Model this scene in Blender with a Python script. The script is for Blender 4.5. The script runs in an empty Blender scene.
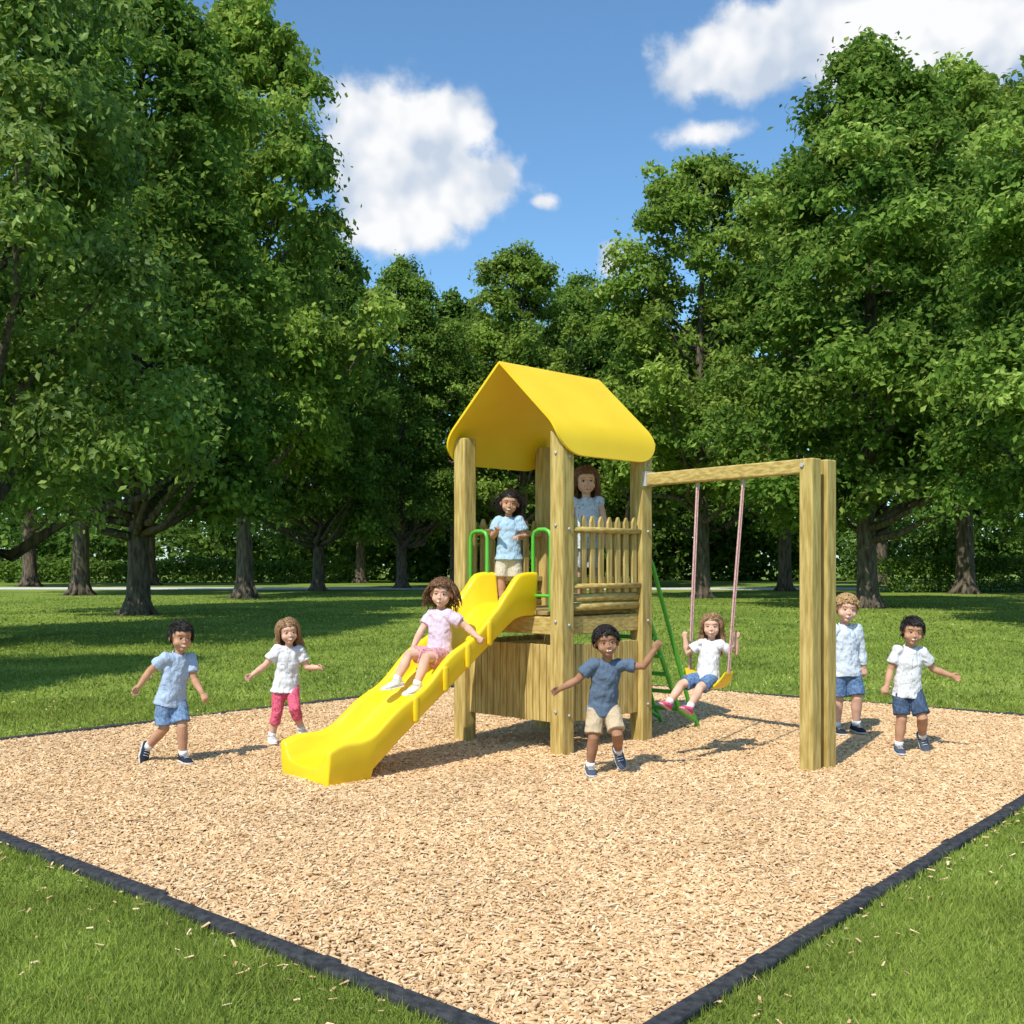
import bpy, math, random
import numpy as np
from mathutils import Vector, Matrix
random.seed(7)
RNG=np.random.default_rng(7)
scene=bpy.context.scene
COL=scene.collection

# ------------------------------------------------------------------ helpers
def nrm(v):
    v=np.asarray(v,float); return v/(np.linalg.norm(v)+1e-12)
def link(ob,parent=None):
    COL.objects.link(ob)
    if parent is not None: ob.parent=parent
    return ob
def empty(name,loc=(0,0,0)):
    e=bpy.data.objects.new(name,None); e.empty_display_size=.2
    COL.objects.link(e); return e
def mesh_obj(name,V,F,mat,parent=None,smooth=False):
    me=bpy.data.meshes.new(name); me.from_pydata([tuple(map(float,v)) for v in V],[],[tuple(f) for f in F]); me.update()
    if mat: me.materials.append(mat)
    if smooth: me.polygons.foreach_set('use_smooth',[True]*len(me.polygons))
    ob=bpy.data.objects.new(name,me); return link(ob,parent)
def np_mesh(name,V,F,mat=None,rnd=None):
    V=np.ascontiguousarray(V,dtype=np.float32); F=np.ascontiguousarray(F,dtype=np.int32)
    me=bpy.data.meshes.new(name); n,k=F.shape
    me.vertices.add(len(V)); me.vertices.foreach_set('co',V.ravel())
    me.loops.add(n*k); me.loops.foreach_set('vertex_index',F.ravel())
    me.polygons.add(n); me.polygons.foreach_set('loop_start',np.arange(0,n*k,k,dtype=np.int32))
    me.update(calc_edges=True)
    if rnd is not None:
        a=me.attributes.new('rnd','FLOAT','FACE'); a.data.foreach_set('value',np.ascontiguousarray(rnd,dtype=np.float32))
    if mat: me.materials.append(mat)
    me.polygons.foreach_set('use_smooth',np.zeros(n,dtype=bool))
    return me

class Geo:
    def __init__(s): s.V=[]; s.F=[]
    def add(s,V,F):
        o=len(s.V); s.V.extend([tuple(map(float,v)) for v in V]); s.F.extend([tuple(i+o for i in f) for f in F])
    def sweep(s,pts,rads,ref=(1,0,0),n=12,cap='round'):
        pts=[np.asarray(p,float) for p in pts]
        rads=[(r,r) if np.isscalar(r) else r for r in rads]
        m=len(pts); ref=nrm(ref)
        tang=[nrm(pts[min(i+1,m-1)]-pts[max(i-1,0)]) for i in range(m)]
        def frame(t):
            A=ref-t*np.dot(ref,t)
            if np.linalg.norm(A)<.05:
                r2=np.array([0,1,0.]) if abs(t[1])<.9 else np.array([0,0,1.])
                A=r2-t*np.dot(r2,t)
            A=nrm(A); return A,np.cross(t,A)
        seq=[]
        if cap=='round':
            r=sum(rads[0])/2
            for k in (75,50,25):
                c=math.cos(math.radians(k)); sn=math.sin(math.radians(k)); seq.append((pts[0]-tang[0]*r*sn,tang[0],(rads[0][0]*c,rads[0][1]*c)))
        for i in range(m): seq.append((pts[i],tang[i],rads[i]))
        if cap=='round':
            r=sum(rads[-1])/2
            for k in (25,50,75):
                c=math.cos(math.radians(k)); sn=math.sin(math.radians(k)); seq.append((pts[-1]+tang[-1]*r*sn,tang[-1],(rads[-1][0]*c,rads[-1][1]*c)))
        V=[];F=[]
        for (p,t,(a,b)) in seq:
            A,B=frame(t)
            for j in range(n):
                th=2*math.pi*j/n; V.append(p+A*a*math.cos(th)+B*b*math.sin(th))
        for i in range(len(seq)-1):
            for j in range(n):
                k=(j+1)%n; F.append((i*n+j,i*n+k,(i+1)*n+k,(i+1)*n+j))
        F.append(tuple(range(n))[::-1]); F.append(tuple((len(seq)-1)*n+j for j in range(n)))
        s.add(V,F)
    def ell(s,c,r,M=None,nu=16,nv=10):
        V=[];F=[]
        for i in range(1,nv):
            ph=math.pi*i/nv
            for j in range(nu):
                th=2*math.pi*j/nu; V.append((r[0]*math.sin(ph)*math.cos(th),r[1]*math.sin(ph)*math.sin(th),r[2]*math.cos(ph)))
        V.append((0,0,r[2]));V.append((0,0,-r[2])); T=len(V)-2;Bt=len(V)-1
        for i in range(nv-2):
            for j in range(nu):
                k=(j+1)%nu; F.append((i*nu+j,(i+1)*nu+j,(i+1)*nu+k,i*nu+k))
        for j in range(nu):
            k=(j+1)%nu; F.append((T,j,k)); F.append((Bt,(nv-2)*nu+k,(nv-2)*nu+j))
        V=np.array(V)
        if M is not None: V=V@np.asarray(M).T
        s.add(V+np.asarray(c,float),F)
    def box(s,p0,p1,w,h,ref=(0,0,1)):
        p0=np.asarray(p0,float);p1=np.asarray(p1,float);t=nrm(p1-p0)
        ref=np.asarray(ref,float); A=nrm(ref-t*np.dot(ref,t)); B=np.cross(t,A)
        V=[]
        for p in (p0,p1):
            for (a,b) in ((-1,-1),(1,-1),(1,1),(-1,1)): V.append(p+A*a*h/2+B*b*w/2)
        s.add(V,[(3,2,1,0),(4,5,6,7),(0,1,5,4),(1,2,6,5),(2,3,7,6),(3,0,4,7)])
    def obj(s,name,mat,parent=None,smooth=True,bevel=0,remesh=0,sm=0,disp=0,dscale=.05):
        ob=mesh_obj(name,s.V,s.F,mat,parent,smooth)
        if remesh:
            m=ob.modifiers.new('r','REMESH'); m.mode='VOXEL'; m.voxel_size=remesh; m.use_smooth_shade=True
        if sm:
            m=ob.modifiers.new('s','SMOOTH'); m.factor=.5; m.iterations=sm
        if disp:
            t=bpy.data.textures.new('fold','CLOUDS'); t.noise_scale=dscale; t.noise_depth=1
            m=ob.modifiers.new('d','DISPLACE'); m.texture=t; m.strength=disp; m.mid_level=.42; m.texture_coords='LOCAL'
        if bevel:
            m=ob.modifiers.new('b','BEVEL'); m.width=bevel; m.segments=2; m.limit_method='ANGLE'
        return ob

# ------------------------------------------------------------------ materials
def mat_base(name):
    m=bpy.data.materials.new(name); m.use_nodes=True; nt=m.node_tree
    return m,nt,nt.nodes['Principled BSDF']
def N(nt,t,**k):
    n=nt.nodes.new(t)
    for a,v in k.items(): setattr(n,a,v)
    return n
def noise_mat(name,c1,c2,scale=20,rough=.8,bump=.0,bscale=200,vec=(1,1,1),spec=.3,detail=4,lo=.35,hi=.65,bdist=.002,fold=0,sheen=0):
    m,nt,b=mat_base(name)
    tc=N(nt,'ShaderNodeTexCoord'); mp=N(nt,'ShaderNodeMapping'); mp.inputs['Scale'].default_value=vec
    nt.links.new(tc.outputs['Object'],mp.inputs['Vector'])
    no=N(nt,'ShaderNodeTexNoise'); no.inputs['Scale'].default_value=scale; no.inputs['Detail'].default_value=detail
    nt.links.new(mp.outputs[0],no.inputs['Vector'])
    r=N(nt,'ShaderNodeValToRGB'); r.color_ramp.elements[0].color=(*c1,1); r.color_ramp.elements[1].color=(*c2,1)
    r.color_ramp.elements[0].position=lo; r.color_ramp.elements[1].position=hi
    nt.links.new(no.outputs['Fac'],r.inputs[0]); nt.links.new(r.outputs[0],b.inputs['Base Color'])
    b.inputs['Roughness'].default_value=rough; b.inputs['Specular IOR Level'].default_value=spec
    nrmout=None
    if fold:
        n3=N(nt,'ShaderNodeTexNoise'); n3.inputs['Scale'].default_value=15; n3.inputs['Detail'].default_value=2; n3.inputs['Distortion'].default_value=1.6
        mp3=N(nt,'ShaderNodeMapping'); mp3.inputs['Scale'].default_value=(1.3,1.3,.75); mp3.inputs['Rotation'].default_value=(.3,.5,0)
        nt.links.new(tc.outputs['Object'],mp3.inputs['Vector']); nt.links.new(mp3.outputs[0],n3.inputs['Vector'])
        b3=N(nt,'ShaderNodeBump'); b3.inputs['Strength'].default_value=.9; b3.inputs['Distance'].default_value=fold
        nt.links.new(n3.outputs['Fac'],b3.inputs['Height']); nrmout=b3.outputs[0]; nt.links.new(nrmout,b.inputs['Normal'])
    if bump:
        n2=N(nt,'ShaderNodeTexNoise'); n2.inputs['Scale'].default_value=bscale; n2.inputs['Detail'].default_value=3
        nt.links.new(mp.outputs[0],n2.inputs['Vector'])
        bp=N(nt,'ShaderNodeBump'); bp.inputs['Strength'].default_value=bump; bp.inputs['Distance'].default_value=bdist
        if nrmout is not None: nt.links.new(nrmout,bp.inputs['Normal'])
        nt.links.new(n2.outputs['Fac'],bp.inputs['Height']); nt.links.new(bp.outputs[0],b.inputs['Normal'])
    return m
def attr_mat(name,stops,rough=.6,trans=0,spec=.3,nscale=0,namt=.35,gloss=True):
    m,nt,b=mat_base(name)
    at=N(nt,'ShaderNodeAttribute'); at.attribute_name='rnd'
    r=N(nt,'ShaderNodeValToRGB')
    while len(r.color_ramp.elements)<len(stops): r.color_ramp.elements.new(.5)
    for e,(p,c) in zip(r.color_ramp.elements,stops): e.position=p; e.color=(*c,1)
    nt.links.new(at.outputs['Fac'],r.inputs[0]); out=r.outputs[0]
    if nscale:
        tc=N(nt,'ShaderNodeTexCoord'); no=N(nt,'ShaderNodeTexNoise'); no.inputs['Scale'].default_value=nscale; no.inputs['Detail'].default_value=2
        nt.links.new(tc.outputs['Object'],no.inputs['Vector'])
        mr=N(nt,'ShaderNodeMapRange'); mr.inputs[1].default_value=.3; mr.inputs[2].default_value=.7; mr.inputs[3].default_value=1-namt; mr.inputs[4].default_value=1+namt
        nt.links.new(no.outputs['Fac'],mr.inputs[0])
        mx=N(nt,'ShaderNodeMix',data_type='RGBA',blend_type='MULTIPLY'); mx.inputs[0].default_value=1
        nt.links.new(out,mx.inputs[6]); nt.links.new(mr.outputs[0],mx.inputs[7]); out=mx.outputs[2]
    if gloss:
        nt.links.new(out,b.inputs['Base Color'])
        b.inputs['Roughness'].default_value=rough; b.inputs['Specular IOR Level'].default_value=spec
    else:
        nt.nodes.remove(b); b=N(nt,'ShaderNodeBsdfDiffuse'); nt.links.new(out,b.inputs[0])
        nt.links.new(b.outputs[0],nt.nodes['Material Output'].inputs['Surface'])
    if trans:
        tr=N(nt,'ShaderNodeBsdfTranslucent'); ms=N(nt,'ShaderNodeMixShader'); ms.inputs[0].default_value=trans
        hs=N(nt,'ShaderNodeHueSaturation'); hs.inputs['Hue'].default_value=.485; hs.inputs['Value'].default_value=1.5; hs.inputs['Saturation'].default_value=1.0
        nt.links.new(out,hs.inputs['Color']); nt.links.new(hs.outputs[0],tr.inputs[0])
        nt.links.new(b.outputs[0],ms.inputs[1]); nt.links.new(tr.outputs[0],ms.inputs[2])
        nt.links.new(ms.outputs[0],nt.nodes['Material Output'].inputs['Surface'])
    return m
W1=(.36,.245,.066); W2=(.58,.44,.155)
wood_v=noise_mat('treated_wood_vertical',W1,W2,scale=6,rough=.75,bump=.6,bscale=30,vec=(7,7,.7),bdist=.003,spec=.2)
wood_x=noise_mat('treated_wood_rail',W1,W2,scale=14,rough=.75,bump=.4,bscale=40,vec=(1,1,4),bdist=.003,spec=.2)
wood_deck=noise_mat('treated_wood_deck',(.25,.17,.06),(.38,.28,.11),scale=14,rough=.75,bump=.4,bscale=40,vec=(1,1,4))
yellow=noise_mat('yellow_plastic',(.84,.56,.008),(.90,.63,.014),scale=3,rough=.33,bump=.08,bscale=60,spec=.5)
roofyel=noise_mat('yellow_roof_panel',(.82,.54,.010),(.88,.60,.018),scale=2,rough=.42,bump=.06,bscale=90,spec=.4)
green=noise_mat('green_painted_metal',(.08,.42,.03),(.10,.48,.04),scale=5,rough=.35,spec=.5)
rubber=noise_mat('black_rubber',(.020,.021,.024),(.055,.056,.060),scale=25,rough=.75,bump=.6,bscale=120,bdist=.004)
ropem=noise_mat('swing_rope',(.50,.27,.24),(.66,.42,.38),scale=60,rough=.85)
metal=noise_mat('bolt_metal',(.4,.4,.4),(.5,.5,.5),scale=20,rough=.4)
bark=noise_mat('bark',(.055,.042,.030),(.17,.135,.095),scale=5,rough=.95,bump=1,bscale=9,vec=(2,2,.5),bdist=.05)
leafm=attr_mat('leaves',[(0,(.055,.115,.020)),(.45,(.140,.235,.040)),(.8,(.235,.340,.065)),(1,(.35,.44,.11))],trans=.38,nscale=.35,namt=.28,gloss=False)
leafd=attr_mat('leaves_dark',[(0,(.045,.095,.018)),(.6,(.115,.200,.036)),(1,(.20,.30,.065))],trans=.34,nscale=.3,namt=.3,gloss=False)
leafl=attr_mat('leaves_light',[(0,(.080,.150,.025)),(.45,(.185,.285,.045)),(1,(.38,.46,.11))],trans=.40,nscale=.4,namt=.28,gloss=False)
leafn=attr_mat('leaves_near',[(0,(.080,.150,.025)),(.45,(.180,.280,.045)),(1,(.36,.45,.11))],rough=.5,trans=.40,spec=.3,nscale=.4,namt=.28)
bladem=attr_mat('grass_blades',[(0,(.14,.19,.034)),(.5,(.245,.315,.056)),(.9,(.35,.41,.10)),(1,(.48,.45,.20))],trans=.3,nscale=.9,namt=.28,gloss=False)
chipm=attr_mat('wood_chips',[(0,(.36,.20,.09)),(.3,(.61,.39,.195)),(.7,(.76,.53,.30)),(1,(.85,.67,.44))],nscale=1.1,namt=.07,gloss=False)
mulchm=noise_mat('mulch_base',(.40,.23,.105),(.66,.45,.24),scale=90,rough=.9,bump=1,bscale=120,bdist=.01)
pathm=noise_mat('path_paving',(.58,.55,.50),(.66,.63,.58),scale=2,rough=.9)

def grass_ground():
    m,nt,b=mat_base('grass_ground')
    tc=N(nt,'ShaderNodeTexCoord')
    n1=N(nt,'ShaderNodeTexNoise'); n1.inputs['Scale'].default_value=.22; n1.inputs['Detail'].default_value=6; n1.inputs['Roughness'].default_value=.6
    n2=N(nt,'ShaderNodeTexNoise'); n2.inputs['Scale'].default_value=11; n2.inputs['Detail'].default_value=5
    for n in (n1,n2): nt.links.new(tc.outputs['Object'],n.inputs['Vector'])
    r1=N(nt,'ShaderNodeValToRGB'); r1.color_ramp.elements[0].color=(.125,.195,.030,1); r1.color_ramp.elements[1].color=(.24,.310,.055,1)
    r1.color_ramp.elements[0].position=.36; r1.color_ramp.elements[1].position=.64
    nt.links.new(n1.outputs['Fac'],r1.inputs[0])
    mr=N(nt,'ShaderNodeMapRange'); mr.inputs[1].default_value=.3; mr.inputs[2].default_value=.7; mr.inputs[3].default_value=.55; mr.inputs[4].default_value=1.4
    nt.links.new(n2.outputs['Fac'],mr.inputs[0])
    mx=N(nt,'ShaderNodeMix',data_type='RGBA',blend_type='MULTIPLY'); mx.inputs[0].default_value=1
    nt.links.new(r1.outputs[0],mx.inputs[6]); nt.links.new(mr.outputs[0],mx.inputs[7])
    nt.links.new(mx.outputs[2],b.inputs['Base Color'])
    b.inputs['Roughness'].default_value=.95; b.inputs['Specular IOR Level'].default_value=.1
    bp=N(nt,'ShaderNodeBump'); bp.inputs['Strength'].default_value=.8; bp.inputs['Distance'].default_value=.07
    nt.links.new(n2.outputs['Fac'],bp.inputs['Height']); nt.links.new(bp.outputs[0],b.inputs['Normal'])
    return m
grassm=grass_ground()

# ------------------------------------------------------------------ camera, sun, sky
HZ=565; FP=1040; CH=1.6
cam=bpy.data.cameras.new('camera'); co=bpy.data.objects.new('camera',cam); COL.objects.link(co)
co.location=(0,0,CH); co.rotation_euler=(math.radians(90),0,0)
cam.sensor_width=36; cam.lens=36*FP/1024; cam.shift_y=(HZ-512)/1024; cam.clip_end=3000; cam.clip_start=.05
scene.camera=co
def P(px,d): return (px-512)/FP*d

sdir=nrm((-.38,-.64,.94))
sun=bpy.data.lights.new('sun','SUN'); so=bpy.data.objects.new('sun',sun); COL.objects.link(so)
sun.energy=5.0; sun.angle=math.radians(.5); sun.color=(1,.95,.86)
so.rotation_euler=Vector(sdir).to_track_quat('Z','Y').to_euler(); so.location=(-10,-15,30)
world=bpy.data.worlds.new('World'); scene.world=world; world.use_nodes=True
try: world.cycles.sampling_method='NONE'
except Exception as ex: print(ex)
nt=world.node_tree; nt.nodes.clear()
out=N(nt,'ShaderNodeOutputWorld'); bg=N(nt,'ShaderNodeBackground'); bg.inputs[1].default_value=.128
sky=N(nt,'ShaderNodeTexSky'); sky.sky_type='NISHITA'; sky.sun_disc=False
sky.sun_elevation=math.asin(sdir[2]); sky.sun_rotation=math.atan2(sdir[0],sdir[1]); sky.air_density=1.0; sky.dust_density=.5; sky.ozone_density=1.5
gm=N(nt,'ShaderNodeMix',data_type='RGBA',blend_type='MULTIPLY'); gm.inputs[0].default_value=1; gm.inputs[7].default_value=(.98,1.34,1.50,1)
nt.links.new(sky.outputs[0],gm.inputs[6]); nt.links.new(gm.outputs[2],bg.inputs[0])
tc=N(nt,'ShaderNodeTexCoord'); sp=N(nt,'ShaderNodeSeparateXYZ'); nt.links.new(tc.outputs['Generated'],sp.inputs[0])
def mth(op,a,b=None,c=None):
    n=N(nt,'ShaderNodeMath',operation=op)
    for i,v in enumerate((a,b,c)):
        if v is None: continue
        if hasattr(v,'links'): nt.links.new(v,n.inputs[i])
        else: n.inputs[i].default_value=v
    return n.outputs[0]
az=mth('ARCTAN2',sp.outputs[0],sp.outputs[1]); el=mth('ARCSINE',sp.outputs[2])
cv=N(nt,'ShaderNodeCombineXYZ'); nt.links.new(az,cv.inputs[0]); nt.links.new(el,cv.inputs[1])
def cnoise(scale,det,off=(0,0,0),rough=.55):
    mp=N(nt,'ShaderNodeMapping'); mp.inputs['Location'].default_value=off; nt.links.new(cv.outputs[0],mp.inputs[0])
    n=N(nt,'ShaderNodeTexNoise'); n.inputs['Scale'].default_value=scale; n.inputs['Detail'].default_value=det; n.inputs['Roughness'].default_value=rough
    nt.links.new(mp.outputs[0],n.inputs[0]); return n.outputs['Fac']
blobs=[(388,134,66,46,1),(430,122,50,36,1),(402,172,84,48,1),(462,190,58,34,1),(398,224,62,30,.95),
       (850,28,140,44,1),(960,18,130,50,1),(760,56,100,36,.9),(715,132,62,13,.66),(900,70,110,20,.7),(540,202,20,9,.5),(612,258,16,18,.85),
       (250,-220,240,80,1),(600,-320,200,60,.9)]
dens=None
for (px,py,rx,ry,w) in blobs:
    x=(px-512)/FP; y=(HZ-py)/FP; a0=math.atan(x); e0=math.atan(y/math.sqrt(1+x*x))
    dx=mth('MULTIPLY',mth('SUBTRACT',az,a0),FP/rx); dy=mth('MULTIPLY',mth('SUBTRACT',el,e0),FP/ry)
    r2=mth('ADD',mth('MULTIPLY',dx,dx),mth('MULTIPLY',dy,dy))
    g=mth('MULTIPLY',mth('EXPONENT',mth('MULTIPLY',r2,-.8)),w)
    dens=g if dens is None else mth('MAXIMUM',dens,g)
nA=cnoise(17,6,(0,0,0),.56)
d1=mth('ADD',dens,mth('MULTIPLY',mth('SUBTRACT',nA,.5),1.2))
fac=N(nt,'ShaderNodeMapRange',interpolation_type='SMOOTHSTEP'); fac.inputs[1].default_value=.28; fac.inputs[2].default_value=.62
nt.links.new(d1,fac.inputs[0])
gate=mth('MINIMUM',mth('MULTIPLY',dens,5),1.0)
facg=mth('MULTIPLY',fac.outputs[0],gate)
nB=cnoise(12,3,(.028,-.035,0)); nC=cnoise(12,3,(0,0,0))
sh=mth('ADD',mth('MULTIPLY',mth('SUBTRACT',nC,nB),2.4),mth('MULTIPLY',d1,.62))
cr=N(nt,'ShaderNodeValToRGB'); cr.color_ramp.elements[0].position=.05; cr.color_ramp.elements[1].position=.70
cr.color_ramp.elements[0].color=(.58,.67,.80,1); cr.color_ramp.elements[1].color=(.98,.985,1,1)
nt.links.new(sh,cr.inputs[0])
bg2=N(nt,'ShaderNodeBackground'); nt.links.new(cr.outputs[0],bg2.inputs[0]); bg2.inputs[1].default_value=1.0
ms=N(nt,'ShaderNodeMixShader'); nt.links.new(facg,ms.inputs[0]); nt.links.new(bg.outputs[0],ms.inputs[1]); nt.links.new(bg2.outputs[0],ms.inputs[2])
nt.links.new(ms.outputs[0],out.inputs[0])
scene.view_settings.view_transform='Standard'; scene.view_settings.look='None'; scene.view_settings.exposure=0

# ------------------------------------------------------------------ ground, pit, border
S=900
mesh_obj('grass_lawn',[(-S,-S,0),(S,-S,0),(S,S,0),(-S,S,0)],[(0,1,2,3)],grassm)
C0=np.array([.24,3.26]); CL=np.array([-5.60,8.33]); CB=np.array([.33,14.66]); CR=np.array([6.23,10.23])
pit=[C0,CR,CB,CL]
mesh_obj('mulch_ground',[(p[0],p[1],.008) for p in pit],[(0,1,2,3)],mulchm)
mesh_obj('footpath',[(-200,70,.012),(200,64,.012),(200,70.5,.012),(-200,76.5,.012)],[(0,1,2,3)],pathm)
def inside(xy,poly,m=0.0):
    ok=np.ones(len(xy),bool)
    for i in range(4):
        a=poly[i]; b=poly[(i+1)%4]; t=nrm(b-a); nn=np.array([-t[1],t[0]])
        ok&=((xy-a)@nn)>m
    return ok
be=empty('rubber_edging')
for i in range(4):
    a=pit[i]; b=pit[(i+1)%4]; L=np.linalg.norm(b-a); k=int(round(L/1.2)); t=(b-a)/L
    nn=np.array([-t[1],t[0]])
    for j in range(k):
        g=Geo(); q0=a+t*(L*j/k+.004)+nn*random.uniform(-.010,.010); q1=a+t*(L*(j+1)/k-.004)+nn*random.uniform(-.010,.010)
        g.box((*q0,.002),(*q1,.002+random.uniform(-.003,.006)),.085,.07)
        g.obj('edging_segment',rubber,be,smooth=False,bevel=.012)
        g=Geo(); g.box((*(q1-t*.05),.006),(*(q1+t*.05),.006),.10,.072); g.obj('edging_joint',rubber,be,smooth=False,bevel=.012)

def rotmats(yaw,pitch,roll):
    cy,sy=np.cos(yaw),np.sin(yaw); cp,sp_=np.cos(pitch),np.sin(pitch); cr_,sr=np.cos(roll),np.sin(roll)
    ax=np.stack([cy*cp,sy*cp,sp_],1)
    up=np.stack([-cy*sp_*cr_+sy*sr,-sy*sp_*cr_-cy*sr,cp*cr_],1)
    ay=np.cross(up,ax); return ax,ay,up
def chips(xy,zlo,zhi,boxes,lsc=1.0):
    n=len(xy); lsc=np.broadcast_to(lsc,(n,))
    L=RNG.uniform(.010,.023,n)*lsc; Wd=RNG.uniform(.0034,.007,n)*lsc; T=RNG.uniform(.0012,.003,n)
    ax,ay,up=rotmats(RNG.uniform(0,6.283,n),RNG.normal(0,.22,n),RNG.normal(0,.28,n))
    c=np.column_stack([xy,RNG.uniform(zlo,zhi,n)])
    sk=RNG.uniform(.5,1,n)[:,None]
    def v(a,b,h):
        w=Wd[:,None]*(sk if a>0 else 1)
        return c+ax*a*L[:,None]+ay*b*w+up*h*T[:,None]
    if boxes:
        V=np.stack([v(-1,-1,-1),v(1,-1,-1),v(1,1,-1),v(-1,1,-1),v(-1,-1,1),v(1,-1,1),v(1,1,1),v(-1,1,1)],1).reshape(-1,3)
        f=np.array([[4,5,6,7],[0,1,5,4],[1,2,6,5],[2,3,7,6],[3,0,4,7]])
        F=(np.arange(n)[:,None,None]*8+f[None]).reshape(-1,4); r=np.repeat(RNG.beta(2.4,2,n),5)
    else:
        V=np.stack([v(-1,-1,0),v(1,-1,0),v(1,1,0),v(-1,1,0)],1).reshape(-1,3)
        F=np.arange(n*4).reshape(-1,4); r=RNG.beta(2.4,2,n)
    return V,F,r
n=int(12.5*12*7000)
xy=np.column_stack([RNG.uniform(-6,6.5,n),RNG.uniform(3,15,n)])
keep=inside(xy,pit,.03)&(np.abs(xy[:,0])<.56*xy[:,1]+.8)
dn=np.interp(xy[:,1],[3,5,9,14],[1,.95,.62,.45]); keep&=RNG.uniform(0,1,n)<dn; xy=xy[keep]
V,F,R_=chips(xy,.008,.028,True,np.interp(xy[:,1],[3,5,9,14],[.96,1.0,1.22,1.45]))
V[:,2]+=.010*np.sin(V[:,0]*2.1+V[:,1]*.7)*np.sin(V[:,1]*1.7-V[:,0]*.6)
V[:,2]=np.maximum(V[:,2],.004)
link(bpy.data.objects.new('wood_chip_mulch',np_mesh('wood_chips',V,F,chipm,R_)))
n=60000; xy=np.column_stack([RNG.uniform(-6,6.5,n),RNG.uniform(2.6,15,n)])
dist=np.full(n,1e9)
for i in range(4):
    a=pit[i];b=pit[(i+1)%4];t=nrm(b-a);nn=np.array([-t[1],t[0]]); s_=(xy-a)@nn; s_=np.where(s_<0,-s_,1e9); dist=np.minimum(dist,s_)
xy=xy[(~inside(xy,pit,-.05))&(RNG.uniform(0,1,n)<.6*np.exp(-dist/.14)+.022)]
V,F,R_=chips(xy,.014,.036,False,1.0); link(bpy.data.objects.new('scattered_wood_chips',np_mesh('scattered_wood_chips',V,F,chipm,R_)))

def tri_blades(xy,h,w):
    n=len(xy); yaw=RNG.uniform(0,6.283,n); H=h*RNG.uniform(.5,1.25,n); Wd=w*RNG.uniform(.7,1.3,n)
    cl=.75+.5*(.5+.5*np.sin(xy[:,0]*5.1+2*np.sin(xy[:,1]*3.3))*np.sin(xy[:,1]*6.3+1.5*np.sin(xy[:,0]*4.1))); H=H*cl
    lean=RNG.uniform(0,1.2,n)*H; la=RNG.uniform(0,6.283,n)
    b=np.column_stack([xy,np.zeros(n)]); sx=np.column_stack([np.cos(yaw),np.sin(yaw),np.zeros(n)])*Wd[:,None]
    tip=b+np.column_stack([np.cos(la)*lean,np.sin(la)*lean,H])
    V=np.stack([b-sx,b+sx,tip],1).reshape(-1,3); return V,np.arange(n*3).reshape(-1,3)
Vs=[];Fs=[];o=0
for (y0,y1,dn,h,w,fade) in ((2.7,5.2,11000,.040,.0028,.3),(4.8,8,5000,.040,.0038,.6),(7.2,13,1500,.042,.006,1.5),(11,26,330,.045,.012,6),(19,60,42,.05,.028,30)):
    X=y1*.56+.6; n=int((y1-y0)*2*X*dn)
    xy=np.column_stack([RNG.uniform(-X,X,n),RNG.uniform(y0,y1,n)])
    k=np.clip((y1-xy[:,1])/fade,0,1)*np.clip((xy[:,1]-y0)/(.15*fade)+.0,0,1)
    xy=xy[(np.abs(xy[:,0])<xy[:,1]*.56+.6)&(~inside(xy,pit,-.05))&(RNG.uniform(0,1,n)<k)]
    V,F=tri_blades(xy,h,w); Vs.append(V);Fs.append(F+o);o+=len(V)
V=np.vstack(Vs);F=np.vstack(Fs); print('blades',len(F))
link(bpy.data.objects.new('grass_blades',np_mesh('grass_blades',V,F,bladem,np.clip(RNG.normal(.45,.22,len(F)),0,1))))

# ------------------------------------------------------------------ trees
def leaf_faces(c,nout,size,rng,up=.50):
    n=len(c)
    nn=rng.normal(0,1,(n,3))*.7+nout*.8+np.array([0,0,up]); nn/=np.linalg.norm(nn,axis=1)[:,None]
    r=rng.normal(0,1,(n,3)); r[:,2]-=.5
    a=r-nn*np.sum(r*nn,1)[:,None]; a/=np.linalg.norm(a,axis=1)[:,None]; b=np.cross(nn,a)
    L=(size*rng.uniform(.6,1.25,n))[:,None]; Wd=L*.30
    V=np.stack([c-a*L*.5,c+b*Wd-a*L*.05+nn*L*.05,c+a*L*.55,c-b*Wd-a*L*.05+nn*L*.05],1).reshape(-1,3)
    return V,np.arange(n*4).reshape(-1,4)
def limb_path(p0,p1,rng,k=5,sag=.15):
    p0=np.asarray(p0,float);p1=np.asarray(p1,float); L=np.linalg.norm(p1-p0); pts=[]
    for i in range(k):
        t=i/(k-1); p=p0*(1-t)+p1*t; p[2]+=-sag*L*math.sin(math.pi*t)*.6
        if 0<i<k-1: p+=rng.normal(0,.04*L,3)
        pts.append(p)
    return pts
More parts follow.
